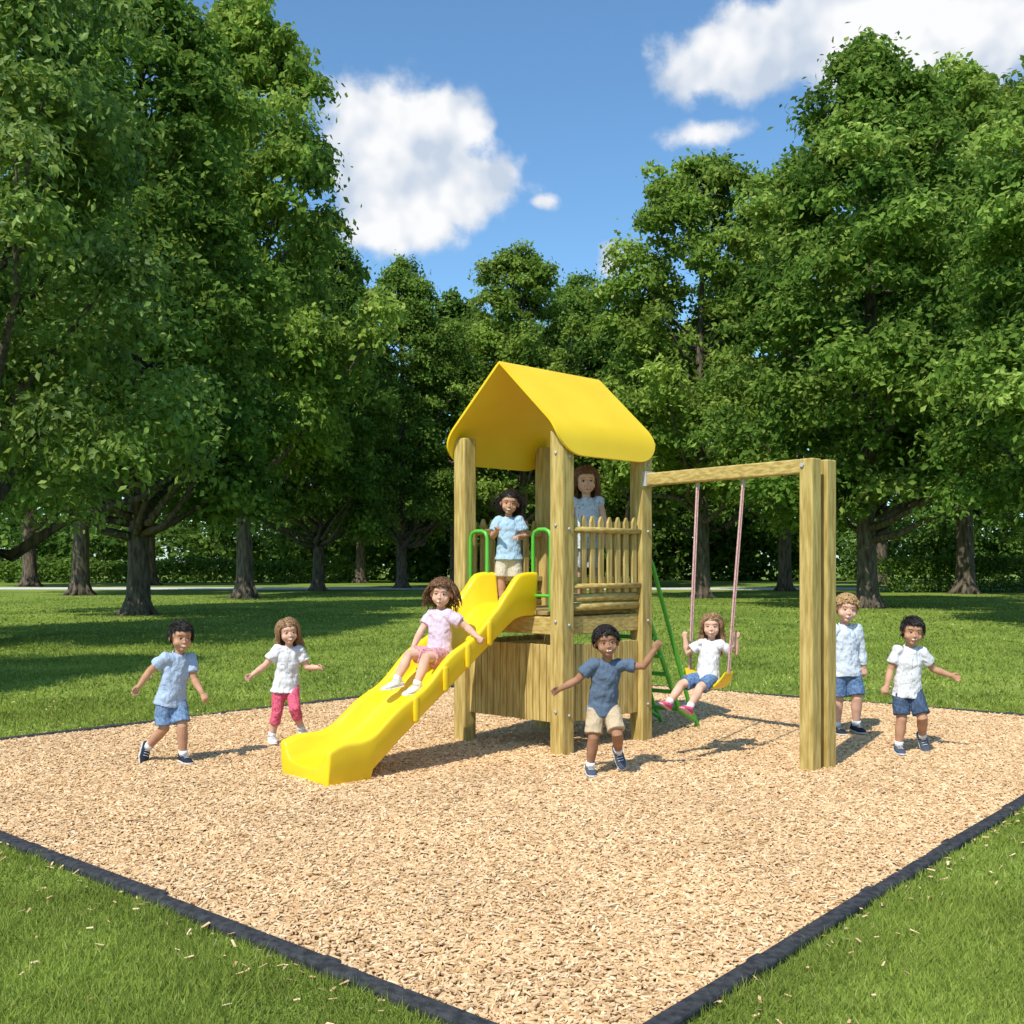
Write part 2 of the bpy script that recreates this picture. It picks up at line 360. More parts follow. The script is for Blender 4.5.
def tree_variant(idx,H=20,R=5.5,base=3.2,ncl=270,nl=400,leaf=.25,mat=leafm,low=.32,topp=.6,limbs=40,rpw=.5):
    rng=np.random.default_rng(100+idx); cl=[]
    for i in range(ncl):
        t=rng.uniform(0,1)**.9
        prof=(t+.06)**low*(1-t)**topp*1.32
        ang=rng.uniform(0,6.283); lob=1+.20*math.sin(ang*3+idx+t*4)+.14*math.sin(ang*5+2*t*9)
        rr=R*prof*lob*rng.uniform(.10,1.0)**rpw
        z=base+t*(H-base-.6)
        cr_=rng.uniform(.5,1.35)*(1-.3*t)
        cl.append((rr*math.cos(ang),rr*math.sin(ang),z-.06*rr+rng.normal(0,.3),cr_))
    cl=np.array(cl)
    g=Geo()
    trunk=[(0,0,-.2),(0,0,.25),(.03,0,1.2),(.06,.04,3),(.0,.12,H*.3),(-.12,.05,H*.5),(.0,0,H*.72),(.05,0,H*.93)]
    g.sweep(trunk,[.54,.40,.34,.30,.26,.19,.10,.03],n=12,cap='flat')
    for k in range(6):
        a=k*1.05+rng.uniform(0,.4); g.sweep([(math.cos(a)*.22,math.sin(a)*.22,.6),(math.cos(a)*.42,math.sin(a)*.42,.13),(math.cos(a)*.75,math.sin(a)*.75,-.08)],[.12,.12,.06],n=6,cap='flat')
    for i in rng.permutation(ncl)[:limbs]:
        c=cl[i]; rr=math.hypot(c[0],c[1]); z0=max(base*.65+rng.uniform(0,.8),c[2]-rr*rng.uniform(.5,.9)-.6); z0=min(z0,H*.8)
        r0=np.interp(z0,[1,5,10,15,19],[.16,.14,.10,.06,.03])
        g.sweep(limb_path((0.02,.05,z0),c[:3],rng),[r0,r0*.8,r0*.6,r0*.4,r0*.15],n=6,cap='flat')
    cs=[];no=[];rr_=[]
    for c in cl:
        k=int(nl*(c[3]/.95)**2)
        d=rng.normal(0,1,(k,3)); d/=np.linalg.norm(d,axis=1)[:,None]
        d[:,2]=np.where(d[:,2]<-.35,-d[:,2]*.6,d[:,2])
        rad=c[3]*(rng.uniform(.2,1,k)**.55)*(1+.35*np.sin(d[:,0]*6+c[0]*3)*np.cos(d[:,1]*6+c[1]*5))
        rad*=np.where(rng.uniform(0,1,k)<.15,rng.uniform(1.1,1.7,k),1)
        p=d*rad[:,None]*np.array([1.15,1.15,.88])
        p[:,2]-=.14*(p[:,0]**2+p[:,1]**2)/c[3]
        cs.append(c[:3]+p); no.append(d); rr_.append(np.clip(rng.normal(.42,.2,k)+rng.normal(0,.16),0,1))
    cs=np.vstack(cs);no=np.vstack(no);rr_=np.concatenate(rr_)
    V,F=leaf_faces(cs,no,leaf,rng)
    lm=np_mesh('foliage%d'%idx,V,F,mat,rr_)
    tm=bpy.data.meshes.new('trunk%d'%idx); tm.from_pydata(g.V,[],g.F); tm.materials.append(bark); tm.polygons.foreach_set('use_smooth',[True]*len(tm.polygons))
    print('tree',idx,len(F)); return lm,tm
VAR=[tree_variant(0,mat=leafm,base=3.4,ncl=290,low=.22,rpw=.42),
     tree_variant(1,R=5.6,mat=leafl,leaf=.27,topp=.5,base=4.6,nl=350,low=.25,rpw=.42),
     tree_variant(2,R=5.4,mat=leafd,low=.25,topp=.5,ncl=190,nl=290,leaf=.37,base=4.8),
     tree_variant(3,H=16,R=4.6,base=2.4,mat=leafn,leaf=.17,ncl=270,nl=600,low=.14,topp=.5)]
VH=[20,20,20,16]
def tree(v,px,d,h,r=None,rot=0,name='deciduous_tree'):
    e=empty(name); lm,tm=VAR[v]
    sz=h/VH[v]; R0=[5.5,5.6,5.4,4.6][v]; sx=(r/R0) if r else sz
    for nm,m in (('foliage',lm),('trunk',tm)):
        ob=bpy.data.objects.new(nm,m); link(ob,e)
    e.location=(P(px,d),d,0); e.scale=(sx,sx,sz); e.rotation_euler=(0,0,rot)
    return e
T=[(3,-45,21.5,17.5,4.4,0.3),(0,138,33.3,21.0,5.6,1.0),(1,245,50,29,6.5,2.0),(1,80,55,28,7,.4),(0,318,64,23,5.6,.8),
   (0,402,72,22.8,5.8,2.2),(2,455,84,23.5,6,3.0),(1,520,76,24.8,6.8,4.2),(0,575,86,25.5,6.4,1.2),(2,628,74,20.5,5.5,5.0),
   (1,702,50,21.4,5.6,.2),(0,868,38.7,21.2,6.0,2.6),(1,965,58,29.5,8,.9),(0,1100,27,16.5,4.5,1.7),(1,785,64,25.0,6.4,4.0),
   (2,30,78,24,8,2.5),(2,150,82,26,8,3.5),(2,1030,78,26,8,.5),(2,880,84,28,8,5.5),(2,360,92,22,7,.2),(2,700,90,23,7,.9),(1,1190,45,24,7,.3),
   (3,-420,11.5,9,3.0,2.0)]
for t in T: tree(*t)
def leaf_volume(name,boxes,leaf,mat,seed):
    rng=np.random.default_rng(seed); cs=[];no=[];rr=[]
    for (x,y,z,rx,ry,rz,k) in boxes:
        k=int(k); d=rng.normal(0,1,(k,3)); d/=np.linalg.norm(d,axis=1)[:,None]; d[:,2]=np.abs(d[:,2])*np.where(rng.uniform(0,1,k)<.25,-1,1)
        p=np.sign(d)*np.abs(d)**.6*np.array([rx,ry,rz])*rng.uniform(.75,1.05,k)[:,None]
        cs.append(np.array([x,y,z])+p); no.append(d); rr.append(np.clip(rng.normal(.42,.2,k)+rng.normal(0,.1),0,1))
    cs=np.vstack(cs); keep=cs[:,2]>0
    V,F=leaf_faces(cs[keep],np.vstack(no)[keep],leaf,rng)
    return link(bpy.data.objects.new(name,np_mesh(name,V,F,mat,np.concatenate(rr)[keep])))
hb=[(P(px,61),61+random.uniform(-.2,.2),1.0,1.1,.9,1.15+random.uniform(-.1,.12),900) for px in range(885,1180,14)]
leaf_volume('hedge',hb,.2,leafm,5)
hb=[(P(px,93),93,.6,2.2,1.0,1.5+random.uniform(-.3,.4),700) for px in range(-120,360,18)]
leaf_volume('hedge',hb,.34,leafm,6)
wb=[]
for k in range(100):
    px=random.uniform(-150,1200); d=random.uniform(98,125); z=random.uniform(0,9)
    wb.append((P(px,d),d,z,5,3,3.5,1200))
for k in range(36):
    px=330+k*13; wb.append((P(px,108),108+random.uniform(-3,3),1.5+(k%3)*2.2,4,2.5,3,1300))
leaf_volume('background_woodland',wb,.65,leafd,8)

# ------------------------------------------------------------------ playground tower
Fp=np.array([.417,8.67]);Lp=np.array([-.425,9.40]);Rp=np.array([1.166,9.40]);Bp=np.array([.324,10.13])
U=nrm(Rp-Fp); Vd=nrm(Lp-Fp)
tw=empty('playground_tower')
def v3(xy,z): return np.array([xy[0],xy[1],z])
for p,z,nm in ((Fp,2.72,'post_1'),(Lp,2.74,'post_2'),(Rp,2.70,'post_3'),(Bp,2.74,'post_4')):
    g=Geo(); g.box(v3(p,-.1),v3(p,z),.145,.145,ref=(*U,0)); g.obj(nm,wood_v,tw,smooth=False,bevel=.012)
gb=Geo()
def bolt(p,n): gb.sweep([np.asarray(p),np.asarray(p)+np.asarray(n)*.012],[.014,.012],n=8,cap='flat')
nF=-U; nR=-Vd
for z in (.35,1.1,1.9,2.5):
    bolt(v3(Fp+nR*.073,z),(*nR,0)); bolt(v3(Fp+nF*.073,z+.03),(*nF,0)); bolt(v3(Rp+nR*.073,z),(*nR,0))
gb.obj('bolts',metal,tw)
def rail(a,b,z,w,h,mat=wood_x,nm='rail',off=0,nrmv=None,bev=.008):
    g=Geo(); o_=(nrmv*off if nrmv is not None else 0)
    g.box(v3(a+o_,z),v3(b+o_,z),w,h); return g.obj(nm,mat,tw,smooth=False,bevel=bev)
def edge(a,b,k=.075): t=nrm(b-a); return a+t*k,b-t*k
faces={'L':(Lp,Fp,nF),'R':(Fp,Rp,nR),'BL':(Bp,Lp,Vd),'BR':(Rp,Bp,U)}
for k,(a,b,nv) in faces.items():
    a2,b2=edge(a,b)
    rail(a2,b2,1.09,.05,.15,nm='deck_beam_'+k)
    L=np.linalg.norm(b2-a2); n=13; t=nrm(b2-a2)
    if k!='BR':
        g=Geo()
        for i in range(n):
            c=a2+t*(L*(i+.5)/n); g.box(v3(c+nv*.012,.28+random.uniform(-.004,.004)),v3(c+nv*.012,.93+random.uniform(-.004,.004)),.022,L/n-.006,ref=(*t,0))
        g.obj('skirt_slats_'+k,wood_v,tw,smooth=False,bevel=.004)
        rail(a2,b2,.40,.04,.07,nm='skirt_rail_'+k,off=-.03,nrmv=nv); rail(a2,b2,.85,.04,.07,nm='skirt_rail_top_'+k,off=-.03,nrmv=nv)
    if k in('R','BL'):
        n=8; g=Geo()
        for i in range(n):
            c=a2+t*(L*(i+.5)/n)+nv*.02; w=.058; ztop=2.02+random.uniform(-.006,.006)
            A=v3(t,0); B=v3(nv,0)*.012; base=v3(c,1.36)
            prof=[(-w/2,0),(w/2,0),(w/2,ztop-1.36-.05),(w*.15,ztop-1.36),(-w*.15,ztop-1.36),(-w/2,ztop-1.36-.05)]
            V=[base+A*x+np.array([0,0,z])-B for x,z in prof]+[base+A*x+np.array([0,0,z])+B for x,z in prof]
            F=[(5,4,3,2,1,0),(6,7,8,9,10,11)]+[(j,(j+1)%6,6+(j+1)%6,6+j) for j in range(6)]
            g.add(V,F)
        g.obj('balusters_'+k,wood_v,tw,smooth=False,bevel=.004)
        rail(a2,b2,1.90,.04,.055,nm='top_rail_'+k,off=-.014,nrmv=nv); rail(a2,b2,1.47,.04,.055,nm='low_rail_'+k,off=-.014,nrmv=nv)
        g=Geo()
        for z in (1.245,1.32): g.sweep([v3(a2+nv*.01,z),v3((a2+b2)/2+nv*.01,z+.004),v3(b2+nv*.01,z)],[.036,.038,.036],n=12,cap='flat')
        g.sweep([v3(a2+nv*.042,1.90),v3(b2+nv*.042,1.90)],[.024,.024],n=10,cap='flat')
        g.sweep([v3(a2+nv*.042,1.42),v3(b2+nv*.042,1.42)],[.024,.024],n=10,cap='flat')
        g.obj('log_rails_'+k,wood_x,tw)
    if k=='BR':
        rail(a2,a2+t*.3,1.9,.04,.05,nm='back_rail',nrmv=nv)
        g=Geo()
        for i in range(3):
            c=a2+t*(.05+.11*i)+nv*.02; g.box(v3(c,1.2),v3(c,2.0),.022,.06,ref=(*t,0))
        g.obj('balusters_'+k,wood_v,tw,smooth=False,bevel=.004)
n=9
for i in range(n):
    a=Fp+(Lp-Fp)*((i+.5)/n); g=Geo()
    if i in(0,n-1):
        a=a+(Vd*.02 if i==0 else -Vd*.02); g.box(v3(a+U*.08,1.195),v3(a+U*.96,1.195),np.linalg.norm(Lp-Fp)/n-.05,.035)
    else: g.box(v3(a-U*.03,1.195),v3(a+U*(1.046+.03),1.195),np.linalg.norm(Lp-Fp)/n-.008,.035)
    g.obj('deck_board',wood_deck,tw,smooth=False,bevel=.004)
a,b,nv=faces['L']; t=nrm(b-a); L=np.linalg.norm(b-a)
def hoop(s0,s1,z0,z1,off,nm,r=.017):
    g=Geo(); rc=.06
    def pt(s_,z): return v3(a+t*s_+nv*off,z)
    pts=[pt(s0,z0),pt(s0,z1-rc),pt(s0+rc*.3,z1-rc*.3),pt(s0+rc,z1),pt(s1-rc,z1),pt(s1-rc*.3,z1-rc*.3),pt(s1,z1-rc),pt(s1,z0)]
    g.sweep(pts,[r]*len(pts),ref=(*nv,0),n=8); g.sweep([pt(s0,z0+.12),pt(s1,z0+.12)],[r*.8]*2,n=8)
    g.obj(nm,green,tw)
hoop(.10,.30,1.22,1.90,.03,'handle_hoop_1'); hoop(.83,1.02,1.22,1.90,.03,'handle_hoop_2')
mid0=(Fp+Lp)/2
def roof():
    V=[];F=[]; ns=28; nt_=26; s0=-.15; s1=np.linalg.norm(Rp-Fp)+.10; slope=math.radians(44)
    def prof(l):
        Ls=.74
        if l<=Ls: return l*math.cos(slope), -l*math.sin(slope)
        w=Ls*math.cos(slope); z=-Ls*math.sin(slope); k=24; dl=(l-Ls)/k
        for i in range(k):
            ang=min(math.radians(80),slope+(i*dl)/.34); w+=dl*math.cos(ang); z-=dl*math.sin(ang)
        return w,z
    for side in(1,-1):
        o_=len(V)
        for i in range(ns+1):
            q=.5-.5*math.cos(math.pi*i/ns); s_=s0+(s1-s0)*q; d_=min(s_-s0,s1-s_); rc=.28
            full=1.08; drop=0 if d_>=rc else .23*(1-math.sqrt(max(0,1-(1-d_/rc)**2)))
            Lt=full-drop
            for j in range(nt_+1):
                w,z=prof(Lt*j/nt_); c=mid0+U*s_+Vd*w*side
                V.append((c[0],c[1],3.33+z))
        for i in range(ns):
            for j in range(nt_):
                q=o_+i*(nt_+1)+j; f=(q,q+1,q+nt_+2,q+nt_+1); F.append(f if side==1 else f[::-1])
    ob=mesh_obj('roof',V,F,roofyel,tw,True)
    m=ob.modifiers.new('w','WELD'); m.merge_threshold=.0005
    m=ob.modifiers.new('s','SOLIDIFY'); m.thickness=.022; m.offset=-1
    m=ob.modifiers.new('e','EDGE_SPLIT'); m.split_angle=math.radians(40)
roof()

# ------------------------------------------------------------------ slide
sl=empty('playground_slide')
SD=nrm((-.733,-.68)); SP=nrm((.68,-.733)); S0=mid0+SD*-.02+SP*.01
SZ=[(0,1.24),(.16,1.24),(.28,1.20),(.42,1.09),(1.50,.30),(1.68,.20),(1.85,.15),(2.10,.13)]
def slz(s_):
    xs=[a for a,_ in SZ]; zs=[b for _,b in SZ]
    return sum(np.interp(s_+o_,xs,zs) for o_ in (-.06,-.03,0,.03,.06))/5
def slide():
    V=[];F=[]; n=70; K=0
    for i in range(n+1):
        s_=2.10*i/n; z=slz(s_)
        hump=.30 if s_<.22 else .17+.13*max(0,1-(s_-.22)/.22)
        hump+=.022*math.sin((s_-.3)*2*math.pi/.52)*(1 if s_>.35 else 0)
        if s_>1.75: hump-=.03*((s_-1.75)/.33)**1.5
        fl=(.035*((s_-1.6)/.48) if s_>1.6 else 0)
        ob_=-.07 if s_<1.45 else -.07-((s_-1.45)/.3)*.06
        lo=max(z+ob_,.0)
        if s_>1.7: lo=.0
        half=.245+fl
        cs=[(-half-.035,lo-z+.02),(-half-.06,hump-.035),(-half-.055,hump-.006),(-half-.03,hump),(-half,hump-.008),(-half+.02,hump-.035),(-half+.045,.05),(-half+.09,.012),(-half+.16,0),(0,-.004)]
        cs=cs+[(-x,y) for x,y in cs[-2::-1]]
        cs+=[(half+.02,lo-z),(0,lo-z+.0),(-half-.02,lo-z)]
        K=len(cs); c=S0+SD*s_
        for (w,h) in cs:
            q=c+SP*w; V.append((q[0],q[1],max(z+h,.002)))
    for i in range(n):
        for j in range(K):
            k=(j+1)%K; F.append((i*K+j,(i+1)*K+j,(i+1)*K+k,i*K+k))
    F.append(tuple(range(K))); F.append(tuple(n*K+j for j in range(K))[::-1])
    ob=mesh_obj('chute',V,F,yellow,sl,True)
    m=ob.modifiers.new('b','BEVEL'); m.width=.012; m.segments=3; m.limit_method='ANGLE'; m.angle_limit=math.radians(50)
    g=Geo()
    for s_ in (.55,.78,1.01,1.3):
        z=slz(s_); q=S0+SD*s_
        for sg in (1,-1):
            qq=q+SP*.303*sg; g.sweep([v3(qq,z-.03),v3(qq,z+.13)],[(.03,.012)]*2,ref=(*SD,0),n=8)
    g.obj('side_ribs',yellow,sl)
slide()

# ------------------------------------------------------------------ green climbing ladder behind tower
ld=empty('climbing_ladder'); g=Geo()
top=Rp*.93+Bp*.07+U*.05; ldir=nrm((.72,.69)); Wb=nrm(Bp-Rp)
for off in (0,.42):
    a0=top+Wb*off
    g.sweep([v3(a0,1.75),v3(a0+ldir*.08,1.78),v3(a0+ldir*.22,1.60),v3(a0+ldir*.80,.22),v3(a0+ldir*.95,.0)],[.02]*5,n=8)
    g.sweep([v3(a0+ldir*.02,1.22),v3(a0+ldir*.12,1.20),v3(a0+ldir*.45,.55),v3(a0+ldir*.62,.22),v3(a0+ldir*.86,.10)],[.022]*5,n=8)
for i in range(6):
    f=i/5; q=top+ldir*(.12+.52*f); z=1.1-.88*f
    g.sweep([v3(q,z),v3(q+Wb*.42,z)],[.02]*2,n=8)
g.obj('ladder_rails',green,ld)

# ------------------------------------------------------------------ swing set
sw=empty('swing_set')
A1=np.array([2.30,8.02]); A2=np.array([2.455,8.145]); bd=nrm(A1-Rp)
for p,w in ((A1,.12),(A2,.12)):
    g=Geo(); g.box(v3(p,-.1),v3(p,2.42),w,w,ref=(*bd,0)); g.obj('end_post',wood_v,sw,smooth=False,bevel=.01)
g=Geo(); g.box(v3(Rp+bd*.075,2.365),v3(A1-bd*.062,2.365),.10,.11); g.obj('top_beam',wood_x,sw,smooth=False,bevel=.01)
g=Geo(); g.box(v3(Rp+bd*.075,2.37),v3(Rp+bd*.12,2.37),.12,.13); g.sweep([v3(A1-bd*.03+nrm((-.76,-.65))*.06,2.37),v3(A1-bd*.03+nrm((-.76,-.65))*.075,2.37)],[.018,.016],n=8,cap='flat')
g.obj('brackets',metal,sw,smooth=False)
fwd=nrm((-.762,-.648)); SC=np.array([1.745,8.71])+fwd*.15; SEATZ=.585
for sg,at in ((-1,np.array([1.59,8.90])),(1,np.array([1.90,8.53]))):
    e=SC+bd*.205*sg
    g=Geo(); top_=v3(at,2.31); bot=v3(e,SEATZ+.13)
    for dd in (-.009,.009):
        o_=np.array([fwd[0]*dd,fwd[1]*dd,0]); g.sweep([top_+o_,top_*.5+bot*.5+o_*1.3,bot+o_],[.0085]*3,n=6)
    g.obj('rope',ropem,sw)
    g=Geo(); g.sweep([top_+np.array([0,0,.07]),top_-np.array([0,0,.05])],[.014,.018],n=8); g.obj('hanger',metal,sw)
g=Geo(); V=[];F=[]; m_=16
for i in range(m_+1):
    q=-1+2*i/m_; z=SEATZ+.14*abs(q)**2.6
    c=SC+bd*.21*math.copysign(abs(q)**.9,q); wd=.10-.045*abs(q)**3
    for (w,h) in ((-wd,-.010),(wd,-.010),(wd,.012),(-wd,.012)): V.append((*(c+fwd*w),z+h))
for i in range(m_):
    for j in range(4):
        k=(j+1)%4; F.append((i*4+j,i*4+k,(i+1)*4+k,(i+1)*4+j))
F.append((3,2,1,0)); F.append(tuple(m_*4+j for j in range(4)))
g.add(V,F); g.obj('swing_seat',yellow,sw,smooth=False,bevel=.004)

# ------------------------------------------------------------------ children
def Rz(a): c,s_=math.cos(a),math.sin(a); return np.array([[c,-s_,0],[s_,c,0],[0,0,1.]])
def Rx(a): c,s_=math.cos(a),math.sin(a); return np.array([[1,0,0],[0,c,-s_],[0,s_,c]])
def Ry(a): c,s_=math.cos(a),math.sin(a); return np.array([[c,0,s_],[0,1,0],[-s_,0,c]])
SKIN={'fair':noise_mat('skin_fair',(.60,.34,.235),(.72,.44,.32),scale=14,rough=.7,spec=.18),
      'tan':noise_mat('skin_tan',(.44,.23,.135),(.54,.30,.185),scale=14,rough=.7,spec=.18),
      'brown':noise_mat('skin_brown',(.31,.155,.087),(.39,.205,.118),scale=14,rough=.7,spec=.18)}
eyew=noise_mat('eye_white',(.60,.59,.58),(.66,.65,.64),rough=.3)
eyed=noise_mat('iris',(.02,.012,.008),(.035,.02,.014),rough=.15)
LIP={'fair':noise_mat('lips',(.52,.20,.17),(.56,.24,.20),rough=.5),'tan':noise_mat('lips_tan',(.36,.13,.10),(.40,.16,.12),rough=.5),'brown':noise_mat('lips_brown',(.24,.085,.065),(.27,.10,.08),rough=.5)}
mouthm=noise_mat('mouth',(.12,.025,.022),(.15,.03,.028),rough=.6)
tooth=noise_mat('teeth',(.74,.72,.67),(.8,.78,.73),rough=.35)
HM={}
def hairmat(c):
    if c not in HM: HM[c]=noise_mat('hair',tuple(x*.45 for x in c),tuple(min(1,x*1.7) for x in c),scale=110,rough=.5,bump=.4,bscale=300,spec=.35,detail=2)
    return HM[c]
CM={}
def cloth(c,kind='plain'):
    k=(c,kind)
    if k in CM: return CM[k]
    F_=.016
    if kind=='denim': m=noise_mat('denim',tuple(x*.7 for x in c),tuple(min(.9,x*1.4) for x in c),scale=45,rough=.9,bump=.5,bscale=350,fold=F_,spec=.15)
    elif kind=='print': m=noise_mat('printed_cotton',tuple(x*.5 for x in c),c,scale=75,rough=.9,bump=.3,bscale=300,detail=1,lo=.36,hi=.42,fold=F_,spec=.1)
    elif kind=='check': m=noise_mat('checked_cotton',tuple(x*.86 for x in c),c,scale=110,rough=.9,bump=.3,bscale=300,detail=1,lo=.42,hi=.5,fold=F_,spec=.1)
    else: m=noise_mat('cotton',tuple(x*.90 for x in c),c,scale=8,rough=.95,bump=.35,bscale=260,fold=F_,spec=.1)
    CM[k]=m; return m

def child(name,hip,sc,yaw,spine,arms,legs,head,skin,hair,top,bottom,shoe,ground=None,sleeve=.62,leglen=.85,feet=('flat','flat'),grip=(False,False),collar=False,girl=False,sock=(.8,.8,.8),seed=1,placket=False,foot_dirs=(None,None)):
    e=empty(name); rng=random.Random(seed)
    yaw=math.radians(yaw); lat=np.array([math.cos(yaw),math.sin(yaw),0]); fc=np.array([math.sin(yaw),-math.cos(yaw),0])
    sp_=nrm(spine); s=sc
    hipc=np.array([hip[0],hip[1],hip[2] if len(hip)>2 else 0.])
    latS=nrm(lat-sp_*np.dot(lat,sp_)); bk=np.cross(sp_,latS)
    if np.dot(bk,fc)>0: bk=-bk
    lg=[]
    for i,sg in enumerate((-1,1)):
        h=hipc+lat*.054*s*sg; kn=h+nrm(legs[i][0])*.230*s; an=kn+nrm(legs[i][1])*.222*s; lg.append([h,kn,an])
    if ground is not None:
        mn=min(l[2][2] for l in lg); dz=ground+.052*s-mn
        hipc=hipc+np.array([0,0,dz])
        for l in lg:
            for k in range(3): l[k]=l[k]+np.array([0,0,dz])
    sh_c=hipc+sp_*.306*s; nb=hipc+sp_*.338*s
    am=[]
    for i,sg in enumerate((-1,1)):
        a0=sh_c+latS*.100*s*sg; el_=a0+nrm(arms[i][0])*.160*s; wr=el_+nrm(arms[i][1])*.140*s; am.append([a0,el_,wr])
    hy,hp,hr=[math.radians(x) for x in head]
    Hm=Rz(hy)@Ry(hr)@Rx(hp); HC=nb+sp_*.038*s+Hm@np.array([0,-.012,.096])*s
    hs=s*1.05
    def h3(p): return HC+Hm@(np.array(p)*hs)
    g=Geo()
    g.sweep([hipc-sp_*.03*s,hipc+sp_*.08*s,hipc+sp_*.2*s,hipc+sp_*.28*s,hipc+sp_*.318*s],[(.076*s,.060*s),(.076*s,.058*s),(.082*s,.060*s),(.076*s,.048*s),(.040*s,.036*s)],ref=latS,n=18)
    g.sweep([nb-sp_*.03*s,nb+sp_*.03*s,HC-Hm@np.array([0,-.01,.05])*s],[.035*s,.033*s,.035*s],n=14)
    def he(c,r,rot=None): g.ell(h3(c),[x*hs for x in r],M=Hm if rot is None else Hm@rot)
    he((0,.012,.022),(.074,.086,.080)); he((0,-.018,-.030),(.063,.064,.062)); he((-.033,-.044,-.036),(.028,.027,.027)); he((.033,-.044,-.036),(.028,.027,.027))
    he((0,-.050,-.078),(.024,.022,.018)); he((0,-.0845,-.028),(.0095,.0115,.0080)); he((0,-.076,-.012),(.0065,.0100,.018)); he((-.0075,-.079,-.030),(.006,.007,.005)); he((.0075,-.079,-.030),(.006,.007,.005))
    he((0,-.058,.026),(.048,.020,.026)); he((0,-.074,-.055),(.020,.009,.014))
    for sg in(-1,1): he((sg*.076,.014,-.012),(.007,.017,.024),Rz(sg*.45))
    for i,sg in enumerate((-1,1)):
        a0,el_,wr=am[i]; ad=nrm(el_-a0)
        g.sweep([a0+ad*.01*s,a0*.5+el_*.5,el_,el_*.6+wr*.4,wr],[.034*s,.033*s,.0280*s,.0285*s,.0190*s],n=12)
        d=nrm(wr-el_); pal=nrm(np.cross(d,bk) if abs(np.dot(d,bk))<.9 else latS); pn=np.cross(d,pal)
        toward=nrm(hipc-wr) if not grip[i] else fc*-1
        if np.dot(pn,toward)<0: pn=-pn
        kn0=wr+d*.046*s
        g.sweep([wr-d*.008*s,wr+d*.02*s,kn0],[(.018*s,.014*s),(.023*s,.0125*s),(.025*s,.010*s)],ref=pal,n=12)
        cu=1.15 if grip[i] else .42
        for f,(o_,L_) in enumerate(((-.0200,.030),(-.0068,.037),(.0064,.034),(.0190,.026))):
            b0=kn0-d*.008*s+pal*o_*s; p=[b0]; ang=cu*.5+.07*f; dd=d
            for q in range(3):
                dd=nrm(d*math.cos(ang)+pn*math.sin(ang)+pal*o_*3.5*(0 if grip[i] else 1)); p.append(p[-1]+dd*(L_*s+.008*s)/3); ang+=cu*.75
            g.sweep(p,[.0068*s,.0066*s,.006*s,.0048*s],n=8)
        ts=1 if np.dot(pal,fc)>0 else -1
        tb=wr+d*.014*s+pal*ts*.018*s; td=nrm(d*.8+pal*ts*.6+pn*.4)
        g.sweep([tb,tb+td*.018*s,tb+td*.018*s+nrm(d+pal*ts*.2+pn*.4)*.019*s],[.0095*s,.0078*s,.006*s],n=8)
    for i in (0,1):
        h,kn,an=lg[i]
        cd=nrm(np.cross(lat,nrm(an-kn))); cd=cd if np.dot(cd,fc)<0 else -cd
        g.sweep([h*.85+kn*.15,h*.5+kn*.5,kn,kn*.65+an*.35+cd*.006*s,an*.85+kn*.15,an],[.054*s,.051*s,.0395*s,.042*s,.028*s,.026*s],n=14)
    g.obj('body',SKIN[skin],e,remesh=.0042,sm=3)
    fg={k:Geo() for k in 'wdltbmk'}
    for sg in(-1,1):
        Re=Hm@Rz(sg*.30)
        fg['w'].ell(h3((sg*.0285,-.0645,-.004)),[.0118*hs,.0080*hs,.0060*hs],M=Re)
        fg['d'].ell(h3((sg*.0280,-.0716,-.0038)),[.0062*hs,.0022*hs,.0058*hs],M=Re,nu=12,nv=8)
        lid=[h3((sg*x,y,z)) for x,y,z in((.0160,-.0705,-.0035),(.022,-.0735,.0012),(.029,-.0730,.0026),(.036,-.0685,.0008),(.0415,-.0620,-.0035))]
        fg['b'].sweep(lid,[r*hs for r in(.0008,.0013,.0015,.0014,.0008)],n=6)
        fg['k'].sweep([h3((sg*x,y,z)) for x,y,z in((.015,-.0690,.002),(.022,-.0715,.0062),(.030,-.0705,.0075),(.038,-.0655,.0052),(.044,-.0590,-.001))],[r*hs for r in(.002,.0035,.004,.0035,.002)],n=8)
        fg['k'].sweep([h3((sg*x,y,z)) for x,y,z in((.016,-.0680,-.0085),(.023,-.0700,-.0115),(.031,-.0690,-.0120),(.039,-.0630,-.0090))],[r*hs for r in(.0018,.003,.0032,.0018)],n=8)
        br=[h3((sg*x,y,z)) for x,y,z in((.013,-.0745,.0170),(.023,-.0755,.0205),(.034,-.0700,.0200),(.043,-.0620,.0150))]
        fg['b'].sweep(br,[(r*hs,r*hs*.8) for r in(.0012,.0021,.0018,.0009)],n=6)
    mx=[-.021,-.0145,-.007,0,.007,.0145,.021]; my=[-.0700,-.0765,-.0805,-.0818,-.0805,-.0765,-.0700]
    fg['m'].sweep([h3((x,y+.0015,z)) for x,y,z in zip(mx,my,[-.0490,-.0535,-.0560,-.0567,-.0560,-.0535,-.0490])],[(r*hs*.8,r*hs) for r in(.0012,.0040,.0056,.0060,.0056,.0040,.0012)],ref=Hm@np.array([0,1.,0]),n=8)
    fg['t'].sweep([h3((x,y-.0012,z)) for x,y,z in zip(mx[1:-1],my[1:-1],[-.0522,-.0546,-.0553,-.0546,-.0522])],[(r*hs,r*hs) for r in(.0026,.0044,.0050,.0044,.0026)],n=8)
    fg['l'].sweep([h3((x,y-.0010,z)) for x,y,z in zip(mx,my,[-.0472,-.0487,-.0497,-.0502,-.0497,-.0487,-.0472])],[r*hs for r in(.0008,.0013,.0016,.0015,.0016,.0013,.0008)],n=6)
    fg['l'].sweep([h3((x,y-.0006,z)) for x,y,z in zip(mx,my,[-.0475,-.0565,-.0612,-.0628,-.0612,-.0565,-.0475])],[r*hs for r in(.0008,.0015,.0021,.0024,.0021,.0015,.0008)],n=6)
